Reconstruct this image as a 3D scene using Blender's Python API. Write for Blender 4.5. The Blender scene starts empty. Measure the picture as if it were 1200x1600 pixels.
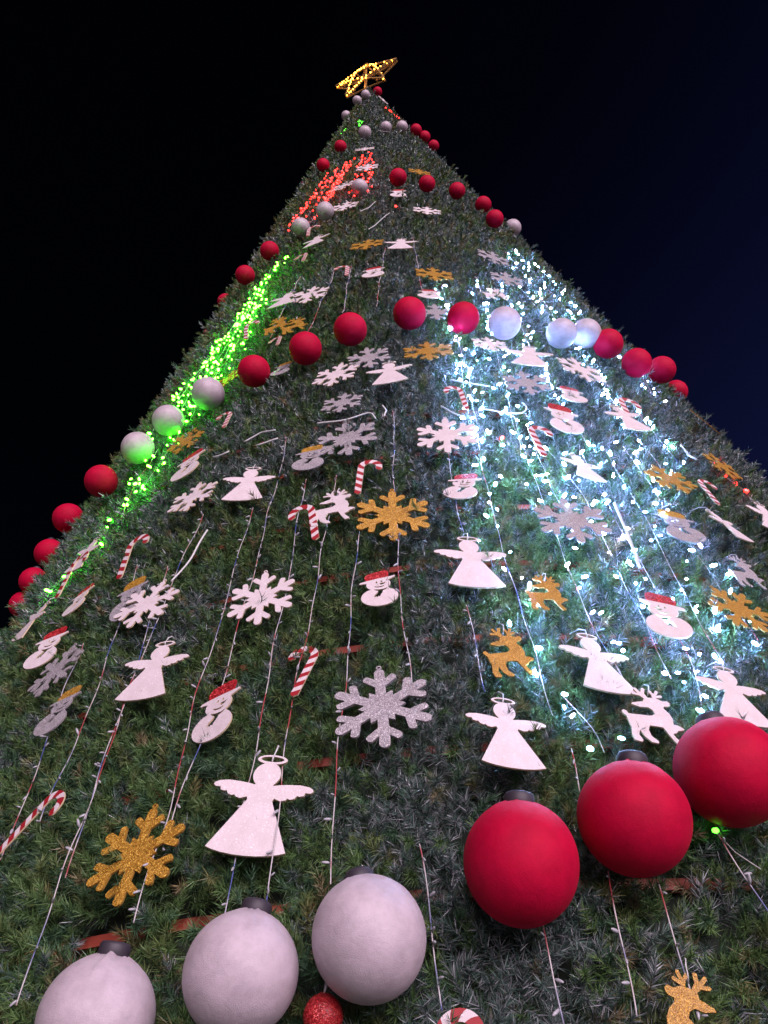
import bpy, math, random
import numpy as np
from mathutils import Matrix, Vector

# ------------------------------------------------------------------ camera, sky, light
scene = bpy.context.scene
random.seed(7)
rng = np.random.default_rng(11)

cam_data = bpy.data.cameras.new('camera')
camera = bpy.data.objects.new('camera', cam_data)
scene.collection.objects.link(camera)
scene.camera = camera
CAM = Vector((0.0, -6.892, 1.55))
cam_right = Vector((0.99529, 0.08884, -0.03881))
cam_up = Vector((0.09236, -0.74726, 0.65808))
cam_fwd = Vector((-0.02947, 0.65857, 0.75194))
camera.matrix_world = Matrix(((cam_right.x, cam_up.x, -cam_fwd.x, CAM.x),
                              (cam_right.y, cam_up.y, -cam_fwd.y, CAM.y),
                              (cam_right.z, cam_up.z, -cam_fwd.z, CAM.z), (0, 0, 0, 1)))
cam_data.sensor_fit = 'VERTICAL'
cam_data.sensor_height = 24.0
cam_data.lens = 1225.09 / 1600 * 24.0
cam_data.clip_start = 0.05
cam_data.clip_end = 3000

SUN_ELEV, SUN_AZ = math.radians(3.0), math.radians(24.0)     # floodlit square behind the viewer, to the right
world = bpy.data.worlds.new('World')
scene.world = world
world.use_nodes = True
wt = world.node_tree
wt.nodes.clear()
w_out = wt.nodes.new('ShaderNodeOutputWorld')
w_bg = wt.nodes.new('ShaderNodeBackground')
w_sky = wt.nodes.new('ShaderNodeTexSky')
w_sky.sky_type = 'NISHITA'
w_sky.sun_disc = False
w_sky.sun_elevation = SUN_ELEV
w_sky.sun_rotation = math.pi - SUN_AZ
w_bg.inputs['Strength'].default_value = 0.0009
w_tint = wt.nodes.new('ShaderNodeMix')
w_tint.data_type = 'RGBA'
w_tint.blend_type = 'MULTIPLY'
w_tint.inputs[0].default_value = 1.0
w_tint.inputs[7].default_value = (0.55, 0.6, 1.0, 1)
wt.links.new(w_sky.outputs[0], w_tint.inputs[6])
wt.links.new(w_tint.outputs[2], w_bg.inputs[0])
# lens glow put into the sky colour: a little bluer and lighter to one side
w_geo = wt.nodes.new('ShaderNodeTexCoord')
w_dot = wt.nodes.new('ShaderNodeVectorMath')
w_dot.operation = 'DOT_PRODUCT'
w_dot.inputs[1].default_value = (0.93, 0.36, 0.0)
w_rmp = wt.nodes.new('ShaderNodeMapRange')
w_rmp.interpolation_type = 'SMOOTHSTEP'
w_rmp.inputs[1].default_value = -0.1
w_rmp.inputs[2].default_value = 0.9
w_bg2 = wt.nodes.new('ShaderNodeBackground')
w_bg2.inputs[0].default_value = (0.10, 0.14, 0.75, 1)
w_mul = wt.nodes.new('ShaderNodeMath')
w_mul.operation = 'MULTIPLY'
w_mul.inputs[1].default_value = 0.042
w_add = wt.nodes.new('ShaderNodeAddShader')
wt.links.new(w_geo.outputs['Generated'], w_dot.inputs[0])
wt.links.new(w_dot.outputs['Value'], w_rmp.inputs[0])
w_sep = wt.nodes.new('ShaderNodeSeparateXYZ')
w_low = wt.nodes.new('ShaderNodeMapRange')          # lighter towards the horizon, black overhead
w_low.inputs[1].default_value = 0.95
w_low.inputs[2].default_value = 0.50
w_low.inputs[3].default_value = 0.12
w_low.inputs[4].default_value = 1.0
w_both = wt.nodes.new('ShaderNodeMath')
w_both.operation = 'MULTIPLY'
wt.links.new(w_geo.outputs['Generated'], w_sep.inputs[0])
wt.links.new(w_sep.outputs['Z'], w_low.inputs[0])
wt.links.new(w_rmp.outputs[0], w_both.inputs[0])
wt.links.new(w_low.outputs[0], w_both.inputs[1])
wt.links.new(w_both.outputs[0], w_mul.inputs[0])
wt.links.new(w_mul.outputs[0], w_bg2.inputs[1])
wt.links.new(w_bg.outputs[0], w_add.inputs[0])
wt.links.new(w_bg2.outputs[0], w_add.inputs[1])
wt.links.new(w_add.outputs[0], w_out.inputs[0])

sun_data = bpy.data.lights.new('sun', 'SUN')
sun_data.energy = 5.0
sun_data.color = (1.0, 0.81, 0.92)
sun_data.angle = math.radians(66)
sun = bpy.data.objects.new('sun', sun_data)
scene.collection.objects.link(sun)
sun.location = (20, -50, 12)
to_sun = Vector((math.sin(SUN_AZ) * math.cos(SUN_ELEV), -math.cos(SUN_AZ) * math.cos(SUN_ELEV), math.sin(SUN_ELEV)))
sun.rotation_euler = to_sun.to_track_quat('Z', 'Y').to_euler()

scene.render.engine = 'CYCLES'
scene.cycles.use_denoising = True
scene.cycles.max_bounces = 5
scene.cycles.diffuse_bounces = 3
scene.cycles.glossy_bounces = 3
scene.cycles.sample_clamp_indirect = 3.0
scene.view_settings.view_transform = 'Standard'
scene.view_settings.look = 'None'
scene.view_settings.exposure = 0.78
scene.view_settings.gamma = 1.0

# ------------------------------------------------------------------ where things are on the tree
APEX_Z, TAPER = 31.708, 0.15249       # the cone: radius = (APEX_Z - z) * TAPER
ORNAMENTS = [  # kind, colour, azimuth deg, height m, roll deg, size m, mirrored, swing deg, label
 ('angel','white',-7.58,2.916,8.2,0.39,0,-10.0,'large white angel with a halo just above the two pale baubles'),
 ('angel','white',-15.67,3.724,5.0,0.353,0,-5.0,'white angel leaning right between the white snowman and the silver snowman'),
 ('angel','white',3.64,3.109,1.7,0.332,0,-13.0,'white angel right above the nearest red bauble'),
 ('angel','white',9.07,3.448,-2.3,0.343,0,-13.0,'white angel with its hem touching the white reindeer'),
 ('angel','white',15.59,3.304,7.9,0.32,0,-3.0,'white angel half hidden by the red bauble at the right edge'),
 ('angel','white',3.7,4.12,-0.6,0.383,0,-7.0,'white angel standing upright on the frosted strip below a snowman'),
 ('angel','white',-12.96,5.187,3.7,0.358,0,-13.0,'white angel beside the white snowflake under the green lights'),
 ('angel','white',14.31,5.054,-6.1,0.296,0,-11.0,'white angel above the silver snowflake among the white lights'),
 ('angel','white',24.39,4.664,-23.0,0.296,0,-12.0,'white angel seen at a slant left of the right-edge angel'),
 ('angel','white',30.95,4.965,5.5,0.308,0,0.0,'white angel cut off by the right edge of the picture'),
 ('angel','white',-32.41,4.68,28.1,0.296,0,3.0,'white angel at the left edge below the dark red baubles'),
 ('angel','white',-0.51,6.415,-0.4,0.377,0,0.0,'small white angel just below the row of red baubles and gold snowflake'),
 ('angel','white',15.44,6.78,11.2,0.411,0,7.0,'small white angel under the pale baubles on the lit side'),
 ('angel','white',-14.2,10.907,4.3,0.411,0,0.0,'tiny slanted white angel left of the centre below the red lights'),
 ('angel','white',3.38,9.978,4.9,0.411,0,0.0,'tiny white angel below the snowflake near the top of the frosted strip'),
 ('angel','white',-16.46,8.834,8.6,0.411,0,0.0,'small white angel overlapping a white snowflake near the green lights'),
 ('angel','white',22.52,5.912,-16.5,0.339,0,0.0,'white angel seen nearly edge on beside a candy cane on the lit side'),
 ('angel','white',-29.86,5.185,19.9,0.296,0,0.0,'slanted white angel above a candy cane at the green lit edge'),
 ('snowflake','white',-9.47,4.042,0.4,0.35,0,0.0,'large white snowflake in the middle of the left face'),
 ('snowflake','white',-18.31,4.25,15.0,0.353,0,0.0,'white snowflake covering part of a grey snowman'),
 ('snowflake','white',-18.24,5.245,-0.1,0.352,0,0.0,"white snowflake touching an angel's wing below the green lights"),
 ('snowflake','white',3.88,5.388,3.1,0.405,0,0.0,'white snowflake hanging above a snowman on the frosted strip'),
 ('snowflake','white',-6.23,6.515,12.4,0.373,0,0.0,'white snowflake left of the small angel below the red baubles'),
 ('snowflake','white',-12.01,8.67,10.1,0.42,0,0.0,'small white snowflake beside a small angel left of centre'),
 ('snowflake','white',21.22,6.685,-1.6,0.419,0,0.0,'white snowflake below the pair of pale baubles'),
 ('snowflake','white',11.29,6.937,-0.7,0.31,0,0.0,'small white snowflake under the brightest pale bauble'),
 ('snowflake','white',11.26,11.699,5.8,0.42,0,0.0,'tiny white snowflake under the upper row of red baubles'),
 ('snowflake','white',-4.14,17.203,1.9,0.42,0,0.0,'tiny white snowflake above the red lights'),
 ('snowflake','white',-2.89,15.11,4.5,0.42,0,0.0,'tiny white snowflake at the right end of the red lights'),
 ('snowflake','white',-10.47,13.955,10.2,0.42,0,0.0,'tiny white snowflake in the middle of the red lights'),
 ('snowflake','white',-8.8,12.379,9.5,0.42,0,0.0,'tiny white snowflake below the red lights'),
 ('snowflake','white',39.41,27.819,7.9,0.42,0,0.0,'tiny white snowflake near the tree top by the top red bauble'),
 ('snowflake','silver',-2.08,3.271,-2.8,0.404,0,0.0,'large silver glitter snowflake right of the striped candy cane'),
 ('snowflake','silver',-4.57,5.475,-4.8,0.42,0,0.0,'silver snowflake above a small candy cane'),
 ('snowflake','silver',11.23,4.468,0.8,0.404,0,0.0,'silver glitter snowflake amid the white lights'),
 ('snowflake','silver',-24.33,3.981,10.8,0.341,0,0.0,'grey snowflake at the left edge above the silver snowman'),
 ('snowflake','silver',-2.65,6.734,-5.3,0.36,0,0.0,'small grey snowflake left of the gold snowflake by the red baubles'),
 ('snowflake','silver',-5.28,6.009,5.8,0.31,0,0.0,'small grey snowflake under the slanted white snowflake'),
 ('snowflake','silver',13.26,6.22,-2.4,0.354,0,0.0,'lilac grey snowflake below the small angel on the lit side'),
 ('snowflake','silver',6.1,7.652,0.9,0.403,0,0.0,'grey snowflake between two red baubles of the middle row'),
 ('snowflake','silver',20.26,9.763,8.0,0.42,0,0.0,'tiny grey snowflake on the upper lit side'),
 ('snowflake','silver',19.84,8.951,6.6,0.389,0,0.0,'tiny grey snowflake left of the dense white lights'),
 ('snowflake','gold',-12.92,2.797,5.2,0.356,0,0.0,'large gold glitter snowflake at lower left'),
 ('snowflake','gold',-1.02,4.558,1.1,0.42,0,0.0,'gold glitter snowflake in the centre of the tree'),
 ('snowflake','gold',3.95,6.764,1.2,0.42,0,0.0,'gold snowflake just under the middle row of red baubles'),
 ('snowflake','gold',22.08,5.081,-15.1,0.327,0,0.0,'gold snowflake among the white lights at the right'),
 ('snowflake','gold',19.57,3.863,-26.5,0.31,0,0.0,'gold snowflake nearest the right edge'),
 ('snowflake','gold',-20.83,7.157,6.0,0.31,0,0.0,'gold snowflake left of the leftmost front red bauble'),
 ('snowflake','gold',-2.91,10.08,5.4,0.42,0,0.0,'small gold snowflake left of the tiny angel high on the tree'),
 ('snowflake','gold',7.58,8.786,1.0,0.42,0,0.0,'small gold snowflake above a tiny snowman high on the tree'),
 ('snowflake','gold',15.26,14.72,3.3,0.42,0,0.0,'tiny gold snowflake between red baubles high on the tree'),
 ('snowflake','gold',31.27,5.586,-3.3,0.313,0,0.0,'gold snowflake seen edge on near the right outline'),
 ('snowflake','gold',39.31,6.709,10.3,0.31,0,0.0,'gold snowflake poking out of the right outline'),
 ('snowflake','gold',-22.93,6.21,17.2,0.31,0,0.0,'gold snowflake seen edge on under the green lights'),
 ('snowman','white',-10.73,3.38,1.6,0.305,0,12.0,'white snowman with a red hat left of the big striped cane'),
 ('snowman','white',-2.16,3.977,-6.5,0.277,0,0.0,'white snowman with a red hat below the central gold snowflake'),
 ('snowman','white',4.2,4.797,14.7,0.302,0,0.0,'white snowman with a red hat half sunk in the frosted strip'),
 ('snowman','white',14.27,3.759,12.3,0.323,1,0.0,'smiling white snowman with a red hat on the white lit side'),
 ('snowman','white',-20.76,5.759,-2.9,0.377,0,0.0,'white snowman with a red hat nearest the green lights'),
 ('snowman','white',-26.39,4.593,-3.2,0.271,0,0.0,'slanted white snowman with a red hat below a candy cane at left'),
 ('snowman','white',-27.15,4.244,-2.8,0.316,0,-11.0,'white snowman with a red hat at the far left below the edge angel'),
 ('snowman','white',15.18,5.694,3.5,0.373,1,0.0,'white snowman with a red hat on the lit side above an angel'),
 ('snowman','white',17.77,6.132,6.8,0.307,1,0.0,'small white snowman under the lilac snowflake on the lit side'),
 ('snowman','white',-1.91,8.976,0.5,0.377,0,0.0,'tiny white snowman with a red hat left of the upper frosted strip'),
 ('snowman','white',5.88,8.165,5.1,0.344,0,0.0,'tiny white snowman above the middle red bauble'),
 ('snowman','white',5.54,12.801,3.1,0.377,0,0.0,'tiny white snowman below the first upper red bauble'),
 ('snowman','white',-19.97,12.035,13.8,0.351,0,0.0,'tiny white snowman at the lower end of the red lights'),
 ('snowman','silver',-22.0,3.658,3.8,0.29,0,0.0,'silver glitter snowman with a gold hat at lower left'),
 ('snowman','silver',-7.76,5.321,1.2,0.323,0,0.0,'silver snowman with a gold hat under the silver snowflake'),
 ('snowman','silver',19.59,4.536,4.8,0.343,1,0.0,'silver snowman with a gold hat under the right gold snowflake'),
 ('snowman','silver',-20.31,4.362,-0.6,0.312,0,0.0,'grey snowman with a gold hat behind the white snowflake'),
 ('snowman','silver',-12.97,6.913,7.3,0.271,0,0.0,'small grey snowman right of the leftmost front red bauble'),
 ('candy_cane','white',-6.63,3.519,15.3,0.288,1,0.0,'large red striped candy cane above the white angel'),
 ('candy_cane','white',-2.7,4.97,4.7,0.315,0,0.0,'striped candy cane above the central gold snowflake'),
 ('candy_cane','white',-7.41,4.595,-8.3,0.339,1,0.0,'pale striped candy cane left of the white reindeer'),
 ('candy_cane','white',-19.75,3.034,38.6,0.288,0,0.0,'striped candy cane lying aslant at the left edge'),
 ('candy_cane','white',-22.1,4.807,-4.8,0.355,0,0.0,'thin striped candy cane above the grey snowman'),
 ('candy_cane','white',-29.9,4.991,-1.6,0.365,0,0.0,'dark striped candy cane at the far left under an angel'),
 ('candy_cane','white',-18.68,6.279,-1.0,0.288,1,0.0,'small striped candy cane below the leftmost front red bauble'),
 ('candy_cane','white',5.54,5.916,-3.2,0.296,1,0.0,'small striped candy cane right of the small central angel'),
 ('candy_cane','white',12.11,5.328,-3.6,0.346,0,0.0,'striped candy cane seen at a slant in the white lights'),
 ('candy_cane','white',24.19,6.064,5.9,0.395,0,0.0,'striped candy cane near the right baubles on the lit side'),
 ('candy_cane','white',26.04,5.046,-1.1,0.288,0,0.0,'striped candy cane near the right outline below an edge on snowflake'),
 ('candy_cane','white',-15.46,7.601,-3.7,0.304,1,0.0,'tiny striped candy cane under the two gold reindeer'),
 ('candy_cane','white',-16.6,10.261,-0.7,0.4,1,0.0,'tiny striped candy cane left of the slanted tiny angel'),
 ('candy_cane','white',-15.88,11.527,-2.3,0.4,0,0.0,'tiny striped candy cane just under the red lights'),
 ('candy_cane','white',-7.19,9.198,-0.2,0.37,1,0.0,'tiny striped candy cane left of the tiny upper snowman'),
 ('candy_cane','white',-20.72,8.269,-7.8,0.364,0,0.0,'tiny striped candy cane beside the green lights'),
 ('candy_cane','white',-0.14,2.07,13.7,0.288,0,0.0,'striped candy cane whose hook peeks in at the bottom edge'),
 ('reindeer','white',-5.33,4.715,5.3,0.347,0,0.0,'white reindeer in the centre left of the gold snowflake'),
 ('reindeer','white',10.64,3.173,13.1,0.294,0,0.0,'white reindeer under the lit angel above the red baubles'),
 ('reindeer','gold',4.53,3.51,-0.2,0.267,0,0.0,'gold glitter reindeer above the angel over the red bauble'),
 ('reindeer','gold',7.63,3.877,8.7,0.251,0,0.0,'gold reindeer higher up among the white lights'),
 ('reindeer','gold',7.47,2.158,14.7,0.25,1,0.0,'gold glitter reindeer head at the bottom right corner'),
 ('reindeer','gold',-13.05,7.89,0.3,0.347,0,0.0,'small gold reindeer above the front red baubles left of centre'),
 ('reindeer','gold',-16.14,8.074,1.1,0.347,0,0.0,'small gold reindeer nearer the green lights'),
 ('reindeer','white',15.93,8.325,6.4,0.347,0,0.0,'small white reindeer right of the middle red baubles'),
 ('reindeer','silver',22.33,4.193,5.7,0.25,0,0.0,'grey reindeer above the rightmost gold snowflake'),
]
BAUBLES = [  # garland turn, colour, azimuth deg, height m, stand-off m, diameter m
 ('lower','w',-11.62,2.257,0.195,0.302),
 ('lower','w',-6.79,2.324,0.195,0.302),
 ('lower','w',-2.53,2.38,0.195,0.305),
 ('lower','r',2.83,2.56,0.195,0.324),
 ('lower','r',7.38,2.69,0.195,0.333),
 ('lower','r',12.09,2.864,0.195,0.342),
 ('middle','r',-62.3,6.477,0.163,0.24),
 ('middle','r',-59.82,6.627,0.163,0.245),
 ('middle','r',-58.89,6.946,0.163,0.276),
 ('middle','r',-55.57,7.234,0.163,0.286),
 ('middle','r',-34.8,6.291,0.163,0.244),
 ('middle','w',-30.02,6.457,0.163,0.245),
 ('middle','w',-26.58,6.663,0.163,0.244),
 ('middle','w',-21.61,6.8,0.163,0.254),
 ('middle','r',-15.85,6.867,0.163,0.248),
 ('middle','r',-9.87,7.01,0.163,0.255),
 ('middle','r',-4.7,7.224,0.163,0.266),
 ('middle','r',2.51,7.438,0.163,0.267),
 ('middle','r',8.83,7.316,0.163,0.258),
 ('middle','w',13.69,7.271,0.163,0.263),
 ('middle','w',20.93,7.277,0.163,0.246),
 ('middle','w',25.48,7.504,0.163,0.251),
 ('middle','r',28.26,7.426,0.163,0.25),
 ('middle','r',30.99,7.174,0.163,0.24),
 ('middle','r',37.44,7.468,0.163,0.24),
 ('middle','r',61.38,9.048,0.163,0.263),
 ('upper','r',-70.08,12.85,0.143,0.264),
 ('upper','r',-64.71,13.548,0.143,0.272),
 ('upper','r',-31.36,10.859,0.143,0.24),
 ('upper','r',-26.55,11.375,0.143,0.24),
 ('upper','w',-19.2,11.798,0.143,0.24),
 ('upper','w',-13.48,12.195,0.143,0.24),
 ('upper','w',-4.86,13.202,0.143,0.241),
 ('upper','r',6.54,13.734,0.143,0.26),
 ('upper','r',14.52,13.401,0.143,0.24),
 ('upper','r',23.74,13.435,0.143,0.24),
 ('upper','r',30.67,13.079,0.143,0.24),
 ('upper','r',29.74,12.128,0.143,0.24),
 ('upper','w',60.01,15.145,0.143,0.3),
 ('high','r',-77.38,19.898,0.143,0.281),
 ('high','r',-76.05,21.221,0.143,0.296),
 ('high','r',-23.2,16.743,0.143,0.24),
 ('high','r',-17.19,18.165,0.143,0.243),
 ('high','w',-4.17,19.141,0.143,0.268),
 ('high','w',9.08,19.765,0.143,0.249),
 ('high','w',21.46,20.45,0.143,0.258),
 ('high','r',38.13,21.522,0.143,0.274),
 ('high','r',46.53,21.477,0.143,0.275),
 ('high','r',46.53,20.339,0.143,0.247),
 ('topmost','w',-68.68,27.482,0.143,0.292),
 ('topmost','w',-24.49,27.089,0.143,0.266),
 ('topmost','w',-7.18,27.812,0.143,0.272),
 ('topmost','r',46.53,29.922,0.143,0.3),
]
STRINGS = {
 'unlit': [
  [(-16.48, 5.018), (-17.06, 4.069), (-16.63, 2.781), (-16.44, 2.36)],
  [(-23.17, 4.158), (-21.41, 3.216), (-20.81, 2.904)],
  [(-21.31, 4.711), (-19.7, 3.869), (-19.36, 3.03)],
  [(-18.05, 4.584), (-16.9, 3.525), (-16.49, 2.756)],
  [(-11.92, 4.919), (-11.98, 4.439), (-12.22, 3.418), (-12.03, 2.985), (-12.21, 2.547)],
  [(-10.24, 5.705), (-10.41, 4.682), (-10.78, 3.563), (-11.58, 3.044), (-11.85, 2.798)],
  [(-7.82, 5.105), (-7.98, 4.18), (-8.29, 3.13), (-8.3, 2.52)],
  [(-5.33, 5.077), (-5.92, 4.237), (-6.46, 3.591), (-6.78, 3.166), (-6.68, 2.523)],
  [(-3.24, 4.759), (-3.78, 3.826), (-4.13, 3.131), (-4.31, 2.579)],
  [(-0.44, 5.81), (-0.79, 4.85), (-0.83, 3.787), (-0.57, 3.306)],
  [(-0.72, 2.718), (-0.56, 2.435), (-0.4, 2.204)],
  [(3.63, 5.201), (3.55, 4.804), (3.59, 4.348)],
  [(2.95, 3.839), (2.9, 3.557), (2.92, 3.296)],
  [(6.24, 3.029), (6.11, 2.858)],
  [(6.25, 2.597), (6.06, 2.387), (5.82, 2.162)],
  [(3.44, 2.432), (3.44, 2.294), (3.51, 2.17)],
  [(8.11, 2.553), (7.92, 2.348), (7.85, 2.157)],
  [(11.35, 2.702), (11.53, 2.552), (11.81, 2.417)],
  [(0.5, 9.931), (-0.69, 8.855), (-1.69, 7.904)],
  [(-5.71, 9.367), (-6.25, 7.881)],
  [(-15.02, 9.547), (-16.66, 7.772)],
  [(-8.3, 9.37), (-10.83, 7.599), (-11.75, 7.348)],
  [(6.04, 10.299), (4.97, 8.167)],
  [(-3.26, 2.511), (-3.03, 2.65)],
 ],
 'white': [
  [(8.39, 8.569), (8.13, 7.809), (7.64, 6.27), (6.45, 5.31), (5.97, 4.57)],
  [(6.04, 4.601), (5.94, 4.007), (6.03, 3.544), (6.04, 3.174)],
  [(14.7, 8.905), (12.86, 7.54), (10.5, 5.769), (9.86, 5.24)],
  [(10.5, 5.769), (10.08, 5.013), (9.77, 4.157), (9.81, 3.544), (10.29, 3.333)],
  [(11.22, 5.332), (11.1, 4.743), (11.2, 4.379)],
  [(18.99, 9.068), (16.83, 7.333), (16.12, 5.958), (16.32, 5.41)],
  [(7.33, 6.626), (6.43, 5.751), (6.29, 5.31)],
  [(12.08, 5.341), (13.38, 4.766), (12.97, 4.028), (12.9, 3.635), (12.85, 3.377)],
  [(15.37, 5.391), (14.84, 4.593), (14.94, 4.048), (14.54, 3.495), (13.49, 3.216)],
  [(17.64, 5.439), (17.52, 4.636), (16.61, 3.926), (16.45, 3.475)],
  [(20.1, 5.503), (19.85, 4.684), (19.79, 4.119), (19.74, 3.669)],
  [(29.46, 10.9), (29.12, 9.452), (29.35, 8.272), (31.63, 8.086)],
  [(25.6, 10.459), (25.57, 8.991), (23.79, 7.617), (24.08, 6.433)],
  [(33.98, 10.589), (32.16, 8.841), (33.2, 7.573), (31.96, 6.714)],
  [(23.37, 6.518), (22.65, 5.671), (22.49, 5.022)],
  [(22.14, 9.004), (22.35, 8.041)],
  [(6.79, 3.298), (7.7, 3.112), (7.82, 3.026)],
  [(25.69, 6.176), (25.2, 5.337)],
 ],
 'green': [
  [(-22.87, 10.817), (-24.39, 9.416), (-25.73, 8.262), (-27.6, 7.407)],
  [(-24.44, 10.697), (-26.25, 9.179), (-28.76, 8.118), (-31.07, 7.414)],
  [(-22.42, 9.785), (-23.27, 8.231), (-24.53, 7.316), (-24.92, 6.64)],
  [(-23.43, 9.334), (-28.5, 8.327), (-33.12, 7.446), (-32.79, 6.851)],
  [(-28.65, 7.615), (-28.34, 6.651), (-28.81, 5.929), (-27.88, 5.444)],
  [(-25.59, 6.683), (-26.34, 5.956), (-27.36, 5.762)],
  [(-27.85, 5.197), (-31.67, 5.159), (-34.42, 5.015)],
  [(-25.32, 9.294), (-24.74, 7.88), (-25.03, 6.867)],
 ],
 'red': [
  [(-0.84, 16.868), (-1.7, 15.086), (-2.67, 13.074)],
  [(-5.2, 16.749), (-6.53, 14.832), (-7.81, 13.332)],
  [(-9.15, 16.551), (-11.98, 15.089), (-14.87, 13.304)],
  [(-12.45, 16.383), (-15.93, 13.948), (-17.26, 12.76)],
  [(-15.3, 15.975), (-19.61, 13.391), (-21.47, 12.474)],
  [(-16.96, 15.35), (-22.91, 13.811), (-25.09, 12.347)],
  [(-5.64, 13.696), (-7.93, 12.668)],
  [(-2.88, 16.271), (-4.6, 14.442), (-5.46, 13.201)],
  [(-10.67, 16.042), (-13.47, 14.231), (-15.83, 13.042)],
  [(-12.41, 15.24), (-15.82, 13.386), (-17.49, 12.394)],
  [(-20.13, 16.076), (-22.59, 14.605), (-24.19, 12.86)],
  [(-13.47, 14.231), (-16.55, 12.898), (-18.8, 12.149)],
  [(25.3, 25.149), (34.06, 24.098), (47.19, 23.323)],
  [(-19.11, 14.746), (-25.1, 13.748), (-27.13, 12.701)],
  [(3.66, 12.048), (6.24, 11.956)],
  [(32.14, 5.756), (31.08, 5.452), (33.05, 5.328)],
  [(8.14, 5.412), (8.45, 5.313)],
 ],
 'sparse green': [
  [(-9.65, 22.329), (-9.04, 21.075)],
  [(-22.83, 21.783), (-25.92, 21.389)],
  [(11.48, 2.76), (11.66, 2.662), (12.55, 2.591)],
 ],
}
CABLES = [
 [(5.37, 6.164), (6.75, 6.087), (9.15, 6.043)],
 [(7.06, 5.698), (9.12, 5.64), (11.02, 5.655), (11.87, 5.759), (11.36, 5.83)],
 [(3.83, 5.735), (4.66, 5.637), (5.8, 5.579)],
 [(-7.57, 5.708), (-4.77, 5.691), (-2.43, 5.747), (-1.87, 5.625)],
 [(-14.45, 5.728), (-12.83, 5.784), (-11.24, 5.747)],
 [(-12.97, 5.615), (-10.92, 5.638)],
 [(-17.33, 5.653), (-16.46, 5.629), (-15.58, 5.64)],
 [(-4.48, 11.672), (-2.65, 11.823), (-0.71, 12.195)],
 [(-2.67, 10.645), (-0.34, 10.96), (2.29, 11.428)],
 [(14.94, 4.651), (14.44, 4.365), (13.95, 4.056)],
 [(-14.85, 4.748), (-15.56, 4.483), (-16.64, 4.333)],
 [(-1.29, 5.66), (-1.03, 5.748), (-1.36, 5.83)],
 [(26.25, 5.606), (25.99, 5.468), (26.85, 5.443)],
 [(3.47, 19.379), (8.06, 19.277), (12.96, 19.189)],
]
OPENINGS = [  # where the red frame shows: azimuth from, to, height
 (-17.75,-16.86,2.603),
 (-15.7,-13.52,2.602),
 (-11.37,-10.09,2.593),
 (-9.68,-8.5,2.591),
 (-7.46,-6.33,2.591),
 (-1.81,-0.95,2.611),
 (8.56,10.39,2.6),
 (-6.2,-3.39,3.736),
 (3.14,5.12,3.751),
 (-6.62,-4.62,3.159),
 (-1.9,-0.11,4.3),
 (8.9,11.02,4.792),
 (13.69,15.05,4.78),
 (-2.16,-0.59,5.435),
 (20.9,22.39,4.794),
]
STAR = ([-0.028, -0.253, 32.164], [0.951, -0.299, -0.086], [0.057, -0.103, 0.993], 1.223)
GLITTER_BALL = (-4.21, 2.224)
# ------------------------------------------------------------------ helpers
def link(o):
    scene.collection.objects.link(o)
    return o

def tag(o, label, cat, group=None):
    o['label'] = label
    o['category'] = cat
    if group:
        o['group'] = group
    return o

def empty(name, mat):
    o = link(bpy.data.objects.new(name, None))
    o.empty_display_size = 0.1
    o.matrix_world = mat
    return o

def child(name, mesh, parent, local=None):
    o = link(bpy.data.objects.new(name, mesh))
    o.parent = parent
    if local is not None:
        o.matrix_local = local
    return o

def mesh_np(name, verts, faces_flat, nper, mats=(), smooth=False):
    """fast mesh: every face has nper corners"""
    me = bpy.data.meshes.new(name)
    verts = np.asarray(verts, np.float32)
    faces_flat = np.asarray(faces_flat, np.int32).ravel()
    nf = len(faces_flat) // nper
    me.vertices.add(len(verts))
    me.vertices.foreach_set('co', verts.ravel())
    me.loops.add(len(faces_flat))
    me.loops.foreach_set('vertex_index', faces_flat)
    me.polygons.add(nf)
    me.polygons.foreach_set('loop_start', np.arange(nf, dtype=np.int32) * nper)
    me.update(calc_edges=True)
    for m in mats:
        me.materials.append(m)
    if smooth:
        me.polygons.foreach_set('use_smooth', np.ones(nf, bool))
    me.validate()
    return me

def mesh_py(name, verts, faces, mats=(), smooth=False, idx=None):
    me = bpy.data.meshes.new(name)
    me.from_pydata([tuple(v) for v in verts], [], [tuple(f) for f in faces])
    for m in mats:
        me.materials.append(m)
    if idx is not None:
        me.polygons.foreach_set('material_index', np.asarray(idx, np.int32))
    if smooth:
        me.polygons.foreach_set('use_smooth', np.ones(len(me.polygons), bool))
    me.update()
    return me

def tube_arrays(pts, rad, n=6):
    pts = np.asarray(pts, float)
    tan = np.gradient(pts, axis=0)
    tan /= np.linalg.norm(tan, axis=1, keepdims=True) + 1e-9
    ref = np.array([0.31, -0.9, 0.2])
    a = np.cross(tan, ref); a /= np.linalg.norm(a, axis=1, keepdims=True) + 1e-9
    b = np.cross(tan, a)
    ang = np.arange(n) * 2 * np.pi / n
    rad = np.broadcast_to(np.asarray(rad, float), (len(pts),))
    v = pts[:, None] + rad[:, None, None] * (np.cos(ang)[None, :, None] * a[:, None] + np.sin(ang)[None, :, None] * b[:, None])
    v = v.reshape(-1, 3)
    f = []
    for i in range(len(pts) - 1):
        for j in range(n):
            k = (j + 1) % n
            f.append((i * n + j, i * n + k, (i + 1) * n + k, (i + 1) * n + j))
    f.append(tuple(range(n - 1, -1, -1)))
    f.append(tuple((len(pts) - 1) * n + j for j in range(n)))
    return v, f

def tube(name, pts, rad, mats, n=6):
    v, f = tube_arrays(pts, rad, n)
    return mesh_py(name, v, f, mats, True)

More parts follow.
